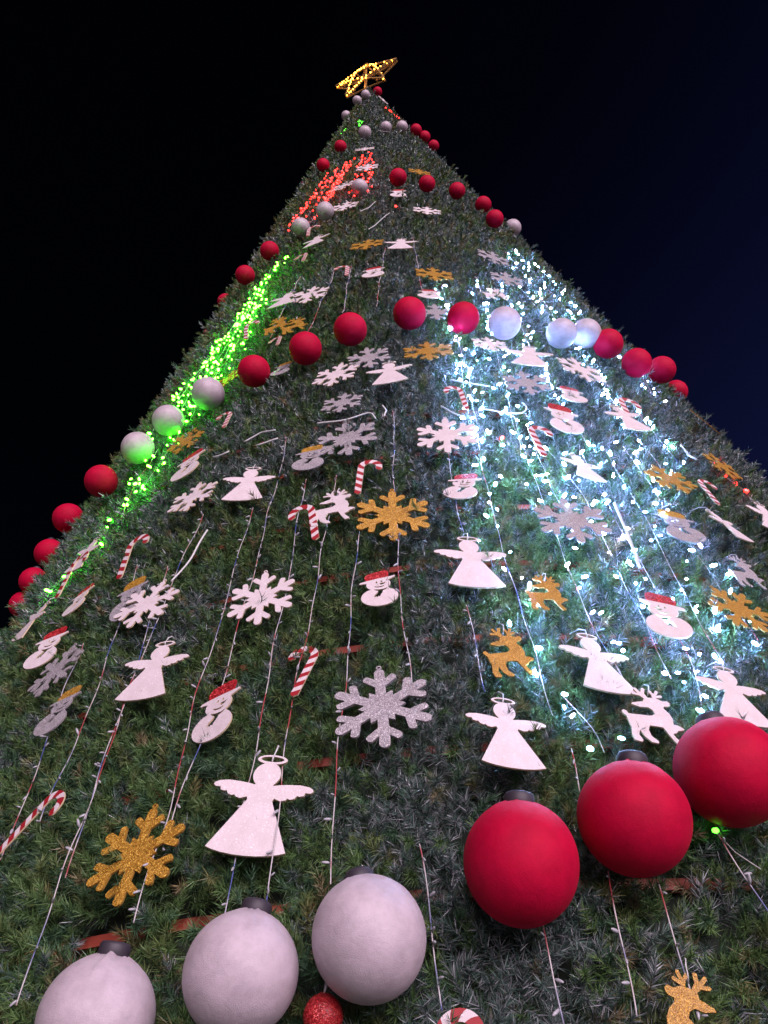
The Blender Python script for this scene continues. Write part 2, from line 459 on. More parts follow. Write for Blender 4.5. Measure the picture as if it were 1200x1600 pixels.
def box_arrays(a, b, wid, dep, side):
    """bar from a to b with width along 'side'"""
    a, b, side = np.array(a, float), np.array(b, float), np.array(side, float)
    d = (b - a) / np.linalg.norm(b - a)
    s = side - (side @ d) * d; s /= np.linalg.norm(s)
    q = np.cross(d, s)
    v = [p + s * i * wid / 2 + q * j * dep / 2 for p in (a, b) for i, j in ((-1, -1), (1, -1), (1, 1), (-1, 1))]
    f = [(0, 3, 2, 1), (4, 5, 6, 7), (0, 1, 5, 4), (1, 2, 6, 5), (2, 3, 7, 6), (3, 0, 4, 7)]
    return v, f

def on_tree(az, z, off):
    r = max((APEX_Z - z) * TAPER, 0.0) + off
    a = math.radians(az)
    return np.array([r * math.sin(a), -r * math.cos(a), z])

def frame_at(az, z, off, lean=0.0):
    """X along the tree's girth, Y up, Z outward"""
    a = math.radians(az)
    p = on_tree(az, z, off)
    m = Matrix(((math.cos(a), 0, math.sin(a), p[0]), (math.sin(a), 0, -math.cos(a), p[1]), (0, 1, 0, p[2]), (0, 0, 0, 1)))
    return m @ Matrix.Rotation(-math.atan(TAPER) * lean, 4, 'X')

def smooth_path(nodes, off, step=0.03, wob=0.008):
    """polyline of (az, z) -> points on the tree, gently wavering"""
    P = np.array([on_tree(a, z, off) for a, z in nodes])
    seg = np.linalg.norm(np.diff(P, axis=0), axis=1)
    s = np.concatenate([[0], np.cumsum(seg)])
    n = max(4, int(s[-1] / step))
    t = np.linspace(0, s[-1], n)
    az = np.interp(t, s, [q[0] for q in nodes]); z = np.interp(t, s, [q[1] for q in nodes])
    ker = np.ones(5) / 5
    if n > 12:
        az = np.convolve(np.pad(az, 2, 'edge'), ker, 'valid'); z = np.convolve(np.pad(z, 2, 'edge'), ker, 'valid')
    ph = random.random() * 9
    w = wob * (np.sin(t * 6.1 + ph) + 0.6 * np.sin(t * 14.3 + 2 * ph))
    w2 = wob * (np.cos(t * 7.7 + ph) + 0.5 * np.sin(t * 17.0 + ph))
    out = []
    for i in range(len(t)):
        r = (APEX_Z - z[i]) * TAPER + 0.3
        out.append(on_tree(az[i] + math.degrees(w[i] / r), z[i], off + w2[i]))
    return np.array(out), t

# ------------------------------------------------------------------ materials
def new_mat(name):
    m = bpy.data.materials.new(name)
    m.use_nodes = True
    nt = m.node_tree
    return m, nt, nt.nodes['Principled BSDF']

def N(nt, kind, **kw):
    n = nt.nodes.new(kind)
    for k, v in kw.items():
        setattr(n, k, v)
    return n

def ramp(nt, src, stops):
    r = N(nt, 'ShaderNodeValToRGB')
    el = r.color_ramp.elements
    while len(el) < len(stops):
        el.new(0.5)
    for e, (p, c) in zip(el, stops):
        e.position = p
        e.color = (*c, 1)
    nt.links.new(src, r.inputs[0])
    return r

def plain(name, col, rough=0.6, metal=0.0, spec=0.5):
    m, nt, b = new_mat(name)
    b.inputs['Base Color'].default_value = (*col, 1)
    b.inputs['Roughness'].default_value = rough
    b.inputs['Metallic'].default_value = metal
    b.inputs['Specular IOR Level'].default_value = spec
    return m

def emitter(name, col, strength):
    m, nt, b = new_mat(name)
    b.inputs['Base Color'].default_value = (*[0.5 + 0.5 * c for c in col], 1)
    b.inputs['Roughness'].default_value = 0.3
    b.inputs['Emission Color'].default_value = (*col, 1)
    b.inputs['Emission Strength'].default_value = strength
    return m

def glitter(name, dark, mid, bright, scale, metal, amount, rough=0.45):
    """painted board sprinkled with glitter: flakes facing every way"""
    m, nt, b = new_mat(name)
    tc = N(nt, 'ShaderNodeTexCoord')
    vo = N(nt, 'ShaderNodeTexVoronoi')
    vo.inputs['Scale'].default_value = scale
    nt.links.new(tc.outputs['Object'], vo.inputs['Vector'])
    sep = N(nt, 'ShaderNodeSeparateColor')
    nt.links.new(vo.outputs['Color'], sep.inputs[0])
    no = N(nt, 'ShaderNodeTexNoise')
    no.inputs['Scale'].default_value = 5.0
    no.inputs['Detail'].default_value = 5.0
    nt.links.new(tc.outputs['Object'], no.inputs['Vector'])
    r1 = ramp(nt, sep.outputs[0], [(0.0, dark), (0.55, mid), (1.0 - amount, mid), (1.0, bright)])
    mixc = N(nt, 'ShaderNodeMix', data_type='RGBA', blend_type='MULTIPLY')
    r2 = ramp(nt, no.outputs[0], [(0.3, (0.86, 0.83, 0.80)), (0.62, (1, 1, 1))])
    mixc.inputs[0].default_value = 0.6
    nt.links.new(r1.outputs[0], mixc.inputs[6])
    nt.links.new(r2.outputs[0], mixc.inputs[7])
    nt.links.new(mixc.outputs[2], b.inputs['Base Color'])
    gt = N(nt, 'ShaderNodeMath', operation='GREATER_THAN')
    gt.inputs[1].default_value = 1.0 - amount
    nt.links.new(sep.outputs[1], gt.inputs[0])
    mm = N(nt, 'ShaderNodeMath', operation='MULTIPLY')
    mm.inputs[1].default_value = metal
    nt.links.new(gt.outputs[0], mm.inputs[0])
    nt.links.new(mm.outputs[0], b.inputs['Metallic'])
    b.inputs['Roughness'].default_value = rough
    geo = N(nt, 'ShaderNodeNewGeometry')
    sub = N(nt, 'ShaderNodeVectorMath', operation='SUBTRACT')
    sub.inputs[1].default_value = (0.5, 0.5, 0.5)
    nt.links.new(vo.outputs['Color'], sub.inputs[0])
    sc = N(nt, 'ShaderNodeVectorMath', operation='SCALE')
    sc.inputs['Scale'].default_value = 0.9 * metal
    nt.links.new(sub.outputs[0], sc.inputs[0])
    ad = N(nt, 'ShaderNodeVectorMath', operation='ADD')
    nt.links.new(geo.outputs['Normal'], ad.inputs[0])
    nt.links.new(sc.outputs[0], ad.inputs[1])
    nm = N(nt, 'ShaderNodeVectorMath', operation='NORMALIZE')
    nt.links.new(ad.outputs[0], nm.inputs[0])
    nt.links.new(nm.outputs[0], b.inputs['Normal'])
    return m

M = {}
M['white'] = glitter('white_glitter_paint', (0.625, 0.55, 0.585), (0.655, 0.58, 0.615), (0.88, 0.83, 0.85), 130, 0.10, 0.07, 0.5)
M['silver'] = glitter('silver_glitter', (0.22, 0.205, 0.23), (0.34, 0.315, 0.35), (0.85, 0.82, 0.85), 190, 0.6, 0.22, 0.4)
M['gold'] = glitter('gold_glitter', (0.24, 0.11, 0.012), (0.40, 0.20, 0.026), (0.95, 0.62, 0.12), 170, 0.75, 0.25, 0.4)
M['redglitter'] = glitter('red_glitter', (0.20, 0.008, 0.012), (0.42, 0.015, 0.025), (0.9, 0.12, 0.12), 85, 0.8, 0.25, 0.4)
M['edge_white'] = plain('plywood_edge', (0.55, 0.44, 0.28), 0.7)
M['edge_gold'] = plain('gold_edge', (0.30, 0.16, 0.03), 0.6)
M['edge_silver'] = plain('silver_edge', (0.24, 0.22, 0.23), 0.6)
M['stripe_red'] = plain('cane_red', (0.30, 0.012, 0.02), 0.5)
M['cap'] = plain('cap_plastic', (0.035, 0.028, 0.04), 0.55)
M['cable'] = plain('white_cable', (0.62, 0.62, 0.64), 0.4)
M['rail'] = plain('red_oxide_steel', (0.26, 0.04, 0.022), 0.6)
M['core'] = plain('core_shade', (0.014, 0.024, 0.015), 0.9)
M['star_frame'] = plain('star_gold_frame', (0.35, 0.20, 0.07), 0.5, 0.3)
M['clear_bulb'] = plain('clear_bulb', (0.36, 0.36, 0.40), 0.15)
M['led_white'] = emitter('led_white', (0.28, 0.52, 1.0), 320)
M['led_dim'] = emitter('led_dim', (0.35, 0.75, 1.0), 25)
M["led_violet"] = emitter('led_violet', (0.42, 0.40, 1.0), 300)
M['led_green'] = emitter('led_green', (0.045, 1.0, 0.008), 75)
M['led_green_dim'] = emitter('led_green_dim', (0.06, 1.0, 0.02), 6)
M['led_red'] = emitter('led_red', (1.0, 0.005, 0.002), 16)
M['led_gold'] = emitter('led_gold', (1.0, 0.42, 0.03), 14)

def velvet(name, col, sheen, stain, rough):
    m, nt, b = new_mat(name)
    tc = N(nt, 'ShaderNodeTexCoord')
    oi = N(nt, 'ShaderNodeObjectInfo')
    ad = N(nt, 'ShaderNodeVectorMath', operation='ADD')
    nt.links.new(tc.outputs['Object'], ad.inputs[0])
    sc = N(nt, 'ShaderNodeVectorMath', operation='SCALE')
    cmb = N(nt, 'ShaderNodeCombineXYZ')
    for i in range(3):
        nt.links.new(oi.outputs['Random'], cmb.inputs[i])
    nt.links.new(cmb.outputs[0], sc.inputs[0])
    sc.inputs['Scale'].default_value = 37
    nt.links.new(sc.outputs[0], ad.inputs[1])
    no = N(nt, 'ShaderNodeTexNoise')
    no.inputs['Scale'].default_value = 2.2
    no.inputs['Detail'].default_value = 8
    no.inputs['Roughness'].default_value = 0.65
    nt.links.new(ad.outputs[0], no.inputs['Vector'])
    r = ramp(nt, no.outputs[0], [(0.34, tuple(c * stain for c in col)), (0.60, col)])
    nt.links.new(r.outputs[0], b.inputs['Base Color'])
    no2 = N(nt, 'ShaderNodeTexNoise')
    no2.inputs['Scale'].default_value = 70
    no2.inputs['Detail'].default_value = 4
    nt.links.new(ad.outputs[0], no2.inputs['Vector'])
    bp = N(nt, 'ShaderNodeBump')
    bp.inputs['Strength'].default_value = 0.25
    bp.inputs['Distance'].default_value = 0.01
    nt.links.new(no2.outputs[0], bp.inputs['Height'])
    nt.links.new(bp.outputs[0], b.inputs['Normal'])
    b.inputs['Roughness'].default_value = rough
    b.inputs['Specular IOR Level'].default_value = 0.12 if col[1] < 0.1 else 0.35
    no3 = N(nt, 'ShaderNodeTexNoise')
    no3.inputs['Scale'].default_value = 3.5
    no3.inputs['Detail'].default_value = 3
    no3.inputs['Distortion'].default_value = 1.2
    nt.links.new(ad.outputs[0], no3.inputs['Vector'])
    bp2 = N(nt, 'ShaderNodeBump')
    bp2.inputs['Strength'].default_value = 0.045
    bp2.inputs['Distance'].default_value = 0.06
    nt.links.new(no3.outputs[0], bp2.inputs['Height'])
    nt.links.new(bp.outputs[0], bp2.inputs['Normal'])
    nt.links.new(bp2.outputs[0], b.inputs['Normal'])
    b.inputs['Sheen Weight'].default_value = sheen
    b.inputs['Sheen Roughness'].default_value = 0.4
    b.inputs['Sheen Tint'].default_value = (*[min(1, c * 1.6 + 0.05) for c in col], 1)
    return m
M['ball_r'] = velvet('red_velvet', (0.46, 0.001, 0.034), 0.18, 0.8, 0.6)
M['ball_w'] = velvet('cream_satin', (0.52, 0.435, 0.495), 0.2, 0.78, 0.30)

def wire_material():
    m, nt, b = new_mat('twisted_wire')
    tc = N(nt, 'ShaderNodeTexCoord')
    no = N(nt, 'ShaderNodeTexNoise')
    no.inputs['Scale'].default_value = 5.0
    no.inputs['Detail'].default_value = 2
    nt.links.new(tc.outputs['Object'], no.inputs['Vector'])
    r = ramp(nt, no.outputs[0], [(0.36, (0.06, 0.08, 0.28)), (0.44, (0.5, 0.48, 0.5)), (0.54, (0.5, 0.46, 0.47)), (0.60, (0.34, 0.05, 0.06))])
    nt.links.new(r.outputs[0], b.inputs['Base Color'])
    b.inputs['Roughness'].default_value = 0.35
    return m
M['wire'] = wire_material()

def needle_material():
    m, nt, b = new_mat('pine_needles')
    at = N(nt, 'ShaderNodeAttribute', attribute_name='Col')
    fr = N(nt, 'ShaderNodeAttribute', attribute_name='frost')
    nt.links.new(at.outputs['Color'], b.inputs['Base Color'])
    mu = N(nt, 'ShaderNodeMath', operation='MULTIPLY')
    mu.inputs[1].default_value = 0.35
    nt.links.new(fr.outputs['Fac'], mu.inputs[0])
    nt.links.new(mu.outputs[0], b.inputs['Metallic'])
    b.inputs['Roughness'].default_value = 0.42
    b.inputs['Specular IOR Level'].default_value = 0.4
    return m
M['needles'] = needle_material()

# ------------------------------------------------------------------ ground (below the picture)
gm, nt, b = new_mat('plaza_paving')
tc = N(nt, 'ShaderNodeTexCoord')
br = N(nt, 'ShaderNodeTexBrick')
br.inputs['Scale'].default_value = 2.0
br.inputs['Color1'].default_value = (0.34, 0.32, 0.30, 1)
br.inputs['Color2'].default_value = (0.28, 0.26, 0.25, 1)
br.inputs['Mortar'].default_value = (0.14, 0.13, 0.12, 1)
nt.links.new(tc.outputs['Object'], br.inputs['Vector'])
nt.links.new(br.outputs[0], b.inputs['Base Color'])
b.inputs['Roughness'].default_value = 0.8
ground = link(bpy.data.objects.new('ground', mesh_py('ground', [(-1500, -1500, 0), (1500, -1500, 0), (1500, 1500, 0), (-1500, 1500, 0)], [(0, 1, 2, 3)], [gm])))
ground['kind'] = 'structure'

# ------------------------------------------------------------------ the tree
tree = empty('christmas_tree', Matrix.Translation((0, 0, 0)))
tag(tree, 'giant cone-shaped artificial Christmas tree covered with green and frosted needles', 'christmas tree')
nseg = 96
cv, cf = [], []
zs = np.linspace(0.02, APEX_Z, 40)
for z in zs:
    r = max((APEX_Z - z) * TAPER - 0.13, 0.02)
    for j in range(nseg):
        a = 2 * math.pi * j / nseg
        cv.append((r * math.sin(a), -r * math.cos(a), z))
for i in range(len(zs) - 1):
    for j in range(nseg):
        k = (j + 1) % nseg
        cf.append((i * nseg + j, i * nseg + k, (i + 1) * nseg + k, (i + 1) * nseg + j))
child('shade_core', mesh_py('shade_core', cv, cf, [M['core']], True), tree)  # dark cone added to stand in for the shade in the gaps

for z in [1.43, 2.02, 2.61, 3.17, 3.77, 4.31, 4.84, 5.47, 6.05]:
    r0 = (APEX_Z - z) * TAPER - 0.115
    v, f = [], []
    for j in range(64):
        a = 2 * math.pi * j / 64
        for rr, zz in ((r0, -0.018), (r0 + 0.03, -0.018), (r0 + 0.03, 0.018), (r0, 0.018)):
            v.append((rr * math.sin(a), -rr * math.cos(a), z + zz))
    for j in range(64):
        k = (j + 1) % 64
        for c in range(4):
            d = (c + 1) % 4
            f.append((j * 4 + c, k * 4 + c, k * 4 + d, j * 4 + d))
    child('frame_rail', mesh_py('frame_rail', v, f, [M['rail']]), tree)

def noise(az, z, seed=0.0, k=1.0):
    r = (APEX_Z - z) * TAPER
    x = np.radians(az) * r * k; y = z * k
    return (np.sin(1.7 * x + 2.3 * y + seed) + np.sin(-2.9 * x + 1.9 * y + 1.3 * seed + 1) + np.sin(4.7 * x + 4.1 * y + 2.1 * seed)
            + np.sin(5.3 * x - 6.7 * y + seed * 0.7)) / 4

def plant():
    az_l, z_l, sp_l = [], [], []
    z = 0.9
    while z < APEX_Z - 0.1:
        r = (APEX_Z - z) * TAPER
        dist = math.hypot(6.9 - r, z - 1.55)
        sp = min(max(0.037, 0.0085 * dist + 0.012), 0.125)
        lim = 60.0
        n = max(5, int(math.radians(2 * lim) * r / sp))
        a = (np.arange(n) + 0.5) / n * 2 * lim - lim
        a = a + (rng.random(n) - 0.5) * 2 * lim / n * 1.6
        if z < 9:
            far = np.abs(a) > 22 + 4.2 * z
            a = a[~far | (rng.random(n) < 0.25)]
        az_l.append(a); z_l.append(z + (rng.random(len(a)) - 0.5) * sp * 1.6); sp_l.append(np.full(len(a), sp))
        z += sp
    return np.concatenate(az_l), np.concatenate(z_l), np.concatenate(sp_l)

def build_needles():
    az, z, sp = plant()
    keep = np.ones(len(az), bool)
    for a0, a1, hz in OPENINGS:
        r = (APEX_Z - hz) * TAPER
        keep &= ~((az > a0) & (az < a1) & (np.abs(z - hz + 0.012) < 0.058))
    # thin patches where the dark core shows as shade
    gap = noise(az, z, 3.1, 2.3) + 0.4 * noise(az, z, 8.2, 5.0)
    keep &= ~((gap > 0.72) & (z > 3.4) & (rng.random(len(az)) < 0.5))
    az, z, sp = az[keep], z[keep], sp[keep]
    n = len(az)
    r = np.maximum((APEX_Z - z) * TAPER, 0)
    ar = np.radians(az)
    nrm = np.stack([np.sin(ar), -np.cos(ar), np.full(n, TAPER)], 1); nrm /= np.linalg.norm(nrm, axis=1, keepdims=True)
    et = np.stack([np.cos(ar), np.sin(ar), np.zeros(n)], 1)
    eu = np.cross(nrm, et); eu *= np.sign(eu[:, 2:3])
    depth = -0.045 + 0.03 * noise(az, z, 0.4, 1.6) + 0.025 * noise(az, z, 5.0, 4.5) - 0.035 * (rng.random(n) < 0.35)
    base = np.stack([r * np.sin(ar), -r * np.cos(ar), z], 1) + nrm * (depth - 0.01)[:, None]
    th = rng.random(n) * 2 * np.pi
    tilt = np.radians(rng.uniform(8, 72, n))
    stem = nrm * np.cos(tilt)[:, None] + (et * np.cos(th)[:, None] + eu * np.sin(th)[:, None]) * np.sin(tilt)[:, None]
    slen = rng.uniform(0.07, 0.135, n) * (0.9 + 1.6 * sp) * np.where(rng.random(n) < 0.06, 1.6, 1.0)
    # colour of each sprig
    frost = np.zeros(n)
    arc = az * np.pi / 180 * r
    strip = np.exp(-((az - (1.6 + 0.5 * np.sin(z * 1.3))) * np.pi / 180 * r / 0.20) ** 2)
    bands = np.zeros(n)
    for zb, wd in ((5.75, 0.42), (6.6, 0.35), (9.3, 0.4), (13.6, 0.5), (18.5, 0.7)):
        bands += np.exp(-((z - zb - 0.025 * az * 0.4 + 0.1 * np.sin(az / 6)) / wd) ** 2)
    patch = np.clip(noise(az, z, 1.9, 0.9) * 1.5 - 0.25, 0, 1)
    fprob = np.clip(0.8 * strip + 0.62 * bands + 0.55 * patch + 0.4 * np.clip((az - 4) / 10, 0, 1) + 0.05, 0, 0.85)  # more teal frosting to the right, partly LED glow put into the colour
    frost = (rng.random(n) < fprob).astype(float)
    greens = np.array([[0.076, 0.140, 0.046], [0.102, 0.172, 0.056], [0.058, 0.118, 0.062], [0.128, 0.172, 0.060], [0.165, 0.158, 0.066], [0.205, 0.158, 0.086]])
    pick = rng.choice(6, n, p=[0.26, 0.26, 0.22, 0.12, 0.09, 0.05])
    pick = np.where((pick > 3) & (az < 0) & (rng.random(n) < 0.6), 2, pick)
    greens[:, 0] *= 0.94
    pick = np.where((z > 8.5) & (rng.random(n) < 0.45), rng.choice([3, 4, 5], n, p=[0.5, 0.3, 0.2]), pick)  # upper sprigs lighter and more olive: the light up there painted in
    col = greens[pick] * rng.uniform(0.8, 1.25, (n, 1))
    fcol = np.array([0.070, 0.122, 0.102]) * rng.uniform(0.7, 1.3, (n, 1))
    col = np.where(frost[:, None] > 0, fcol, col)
    V, F, CC, FR = [], [], [], []
    voff = 0
    distc = np.linalg.norm(base - np.array(CAM), axis=1)
    for lo, hi, nn in ((0, 3.6, 84), (3.6, 5.5, 66), (5.5, 9, 50), (9, 15, 38), (15, 60, 28)):
        sel = np.where((distc >= lo) & (distc < hi))[0]
        if not len(sel):
            continue
        k = len(sel)
        s = np.tile((np.arange(nn) + 0.5) / nn, (k, 1)) + (rng.random((k, nn)) - 0.5) / nn
        st = stem[sel][:, None]
        hlp = np.where(np.abs(st[..., 2:3]) < 0.9, np.array([0, 0, 1.0]), np.array([1.0, 0, 0]))
        pa = np.cross(st, hlp); pa /= np.linalg.norm(pa, axis=-1, keepdims=True)
        pb = np.cross(st, pa)
        ph = rng.random((k, nn)) * 2 * np.pi
        beta = np.radians(66 - 34 * s + rng.normal(0, 9, (k, nn)))
        d = st * np.cos(beta)[..., None] + (pa * np.cos(ph)[..., None] + pb * np.sin(ph)[..., None]) * np.sin(beta)[..., None]
        ln = (0.036 + 0.022 * rng.random((k, nn))) * (0.85 + 1.7 * sp[sel])[:, None]
        b0 = base[sel][:, None] + st * (s * slen[sel][:, None])[..., None]
        tip = b0 + d * ln[..., None]
        wid = np.clip(0.0009 * distc[sel], 0.0028, 0.022)[:, None, None]
        sd = np.cross(d, rng.normal(0, 1, (k, nn, 3))); sd /= np.linalg.norm(sd, axis=-1, keepdims=True) + 1e-9
        v = np.stack([b0 + sd * wid * 0.6, b0 - sd * wid * 0.6, tip], 2).reshape(-1, 3)
        nq = k * nn
        f = (np.arange(nq * 3, dtype=np.int32) + voff)
        voff += nq * 3
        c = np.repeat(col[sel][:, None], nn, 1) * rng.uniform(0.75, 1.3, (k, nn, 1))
        sil = (frost[sel][:, None] > 0) & (rng.random((k, nn)) < 0.35)
        c = np.where(sil[..., None], np.array([0.40, 0.42, 0.45]) * rng.uniform(0.5, 1.2, (k, nn, 1)), c)
        V.append(v); F.append(f)
        c4 = np.repeat(c.reshape(-1, 3), 3, 0)
        # pale tips of the plastic needles
        tipm = np.tile(np.array([0.8, 0.8, 1.35]), nq)[:, None]
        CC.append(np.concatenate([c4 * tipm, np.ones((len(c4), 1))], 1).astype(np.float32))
        FR.append(np.repeat(sil.reshape(-1).astype(np.float32), 3))
    V = np.concatenate(V); F = np.concatenate(F)
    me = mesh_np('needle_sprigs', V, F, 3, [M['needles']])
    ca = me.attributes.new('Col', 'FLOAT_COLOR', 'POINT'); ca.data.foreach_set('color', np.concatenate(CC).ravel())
    fa = me.attributes.new('frost', 'FLOAT', 'POINT'); fa.data.foreach_set('value', np.concatenate(FR))
    print('sprigs', n, 'needles', len(F) // 3)
    o = child('needle_sprigs', me, tree)
    o['kind'] = 'stuff'
build_needles()

# ------------------------------------------------------------------ flat ornaments
def circ(cx, cy, rx, ry, a0, a1, n):
    return [(cx + rx * math.cos(math.radians(a0 + (a1 - a0) * i / (n - 1))), cy + ry * math.sin(math.radians(a0 + (a1 - a0) * i / (n - 1)))) for i in range(n)]

def plate(name, loops, thick, mats, z0=0.0):
    """flat board with holes: first loop the outline, the others cut-outs; front +Z. mats = face, edge"""
    cu = bpy.data.curves.new(name, 'CURVE')
    cu.dimensions = '2D'
    cu.fill_mode = 'BOTH'
    cu.extrude = thick / 2
    for lp in loops:
        sp = cu.splines.new('POLY')
        sp.points.add(len(lp) - 1)
        for q, (x, y) in zip(sp.points, lp):
            q.co = (x, y, 0, 1)
        sp.use_cyclic_u = True
    o = link(bpy.data.objects.new(name, cu))
    me = bpy.data.meshes.new_from_object(o.evaluated_get(bpy.context.evaluated_depsgraph_get()))
    bpy.data.objects.remove(o)
    me.name = name
    me.materials.clear()
    for m in mats:
        me.materials.append(m)
    if z0:
        for v in me.vertices:
            v.co.z += z0
    me.polygons.foreach_set('material_index', np.array([0 if abs(q.normal.z) > 0.7 else 1 for q in me.polygons], np.int32))
    me.polygons.foreach_set('use_smooth', np.zeros(len(me.polygons), bool))
    me.update()
    return me

TH = 0.022
def mirror(l):
    return [(-x, y) for x, y in reversed(l)]

def shapes():
    S = {}
    wing = [(0.085, 0.175), (0.14, 0.187), (0.22, 0.197), (0.33, 0.203), (0.41, 0.19), (0.448, 0.168), (0.452, 0.145), (0.43, 0.128), (0.385, 0.128), (0.378, 0.098), (0.34, 0.088), (0.318, 0.094),
            (0.30, 0.062), (0.262, 0.05), (0.24, 0.06), (0.222, 0.038), (0.18, 0.028), (0.14, 0.042), (0.122, 0.05), (0.112, 0.02)]
    right = [(0, -0.5), (0.10, -0.497), (0.2, -0.485), (0.28, -0.468), (0.342, -0.447)] + wing[::-1]
    head = circ(0, 0.285, 0.125, 0.13, -50, 230, 26)
    S['angel'] = {'figure': [right + head + mirror(right[1:])]}
    S['angel']['halo'] = [circ(0.01, 0.452, 0.14, 0.05, 0, 345, 24), circ(0.01, 0.455, 0.108, 0.029, 0, 345, 24)]
    half = [(0.05, 0.16), (0.05, 0.262), (0.150, 0.345), (0.163, 0.366), (0.158, 0.390), (0.140, 0.412), (0.117, 0.416), (0.05, 0.362), (0.05, 0.462), (0.036, 0.486), (0.012, 0.5)]
    sector = [(0.112, 0.192)] + half + [(-x, y) for x, y in reversed(half)]
    loop = []
    for k in range(6):
        a = math.radians(60 * k)
        loop += [(x * math.cos(a) - y * math.sin(a), x * math.sin(a) + y * math.cos(a)) for x, y in sector]
    S['snowflake'] = {'flake': [loop], 'hanging_loop': [circ(0, 0.527, 0.028, 0.028, 0, 330, 12), circ(0, 0.527, 0.014, 0.014, 0, 330, 12)]}
    body = (circ(0, -0.25, 0.30, 0.25, -90, 52, 18) + circ(0.02, 0.10, 0.20, 0.175, -46, 32, 10) + [(0.25, 0.225), (0.31, 0.262), (0.322, 0.285), (0.30, 0.297), (0.24, 0.287),
            (0.0, 0.262), (-0.2, 0.232), (-0.265, 0.212), (-0.29, 0.187), (-0.275, 0.168), (-0.22, 0.168)] + circ(0.02, 0.10, 0.20, 0.175, 160, 226, 10) + circ(0, -0.25, 0.30, 0.25, 128, 262, 16))
    scarf = [(-0.075, -0.03), (0.01, -0.052), (0.09, -0.05), (0.16, -0.022), (0.125, -0.07), (0.075, -0.095), (0.055, -0.15), (0.02, -0.21), (0.012, -0.25), (-0.015, -0.228), (-0.035, -0.262), (-0.055, -0.235),
             (-0.095, -0.262), (-0.075, -0.2), (-0.03, -0.145), (-0.005, -0.09), (-0.04, -0.072)]
    smile = circ(0.03, 0.06, 0.085, 0.055, 190, 345, 10) + circ(0.03, 0.062, 0.07, 0.03, 345, 190, 10)[1:-1]
    nose = [(0.035, 0.095), (0.055, 0.125), (0.10, 0.125), (0.155, 0.142), (0.11, 0.09), (0.07, 0.072)]
    S['snowman'] = {'body': [body, scarf, smile, nose, circ(-0.005, 0.158, 0.013, 0.028, 0, 330, 10), circ(0.075, 0.172, 0.013, 0.028, 0, 330, 10)],
                    'hat': [[(-0.165, 0.243), (0.0, 0.268), (0.205, 0.288), (0.222, 0.40), (0.215, 0.462), (0.16, 0.49), (0.05, 0.478), (-0.06, 0.452), (-0.14, 0.425), (-0.185, 0.36), (-0.187, 0.29)]]}
    deer = [(575, 900), (586, 912), (586, 926), (574, 940), (552, 946), (550, 962), (574, 992), (586, 1028), (584, 1068), (604, 1068), (634, 1084), (628, 1094), (600, 1106), (592, 1122), (572, 1134), (584, 1158), (611, 1190),
            (609, 1202), (586, 1206), (570, 1180), (552, 1148), (530, 1102), (500, 1102), (464, 1106), (455, 1140), (464, 1178), (494, 1206), (494, 1220), (462, 1220), (432, 1192), (412, 1150), (404, 1184), (420, 1216),
            (416, 1230), (380, 1226), (370, 1192), (373, 1142), (362, 1104), (356, 1068), (340, 1052), (334, 1036), (344, 1026), (358, 1030), (368, 1048), (430, 1040), (480, 1034), (500, 1014), (492, 988), (472, 974),
            (432, 982), (388, 972), (394, 960), (428, 944), (450, 936), (456, 914), (478, 900), (520, 894), (552, 908)]
    conv = lambda l: [((x - 485) / 400, (1030 - y) / 400) for x, y in l][::-1]
    ant = [(458, 911), (440, 894), (404, 892), (396, 882), (404, 874), (430, 876), (412, 850), (414, 838), (424, 838), (446, 866), (452, 832), (462, 828), (470, 836), (464, 872), (478, 898)]
    ant2 = [(502, 894), (500, 872), (484, 846), (488, 836), (500, 840), (512, 862), (524, 832), (536, 832), (538, 842), (524, 872), (548, 860), (556, 868), (550, 878), (522, 890), (518, 892.5)]
    S['reindeer'] = {'body': [conv(deer)], 'antler': [conv(ant)], 'antler ': [conv(ant2)]}
    return S
SHAPES = shapes()

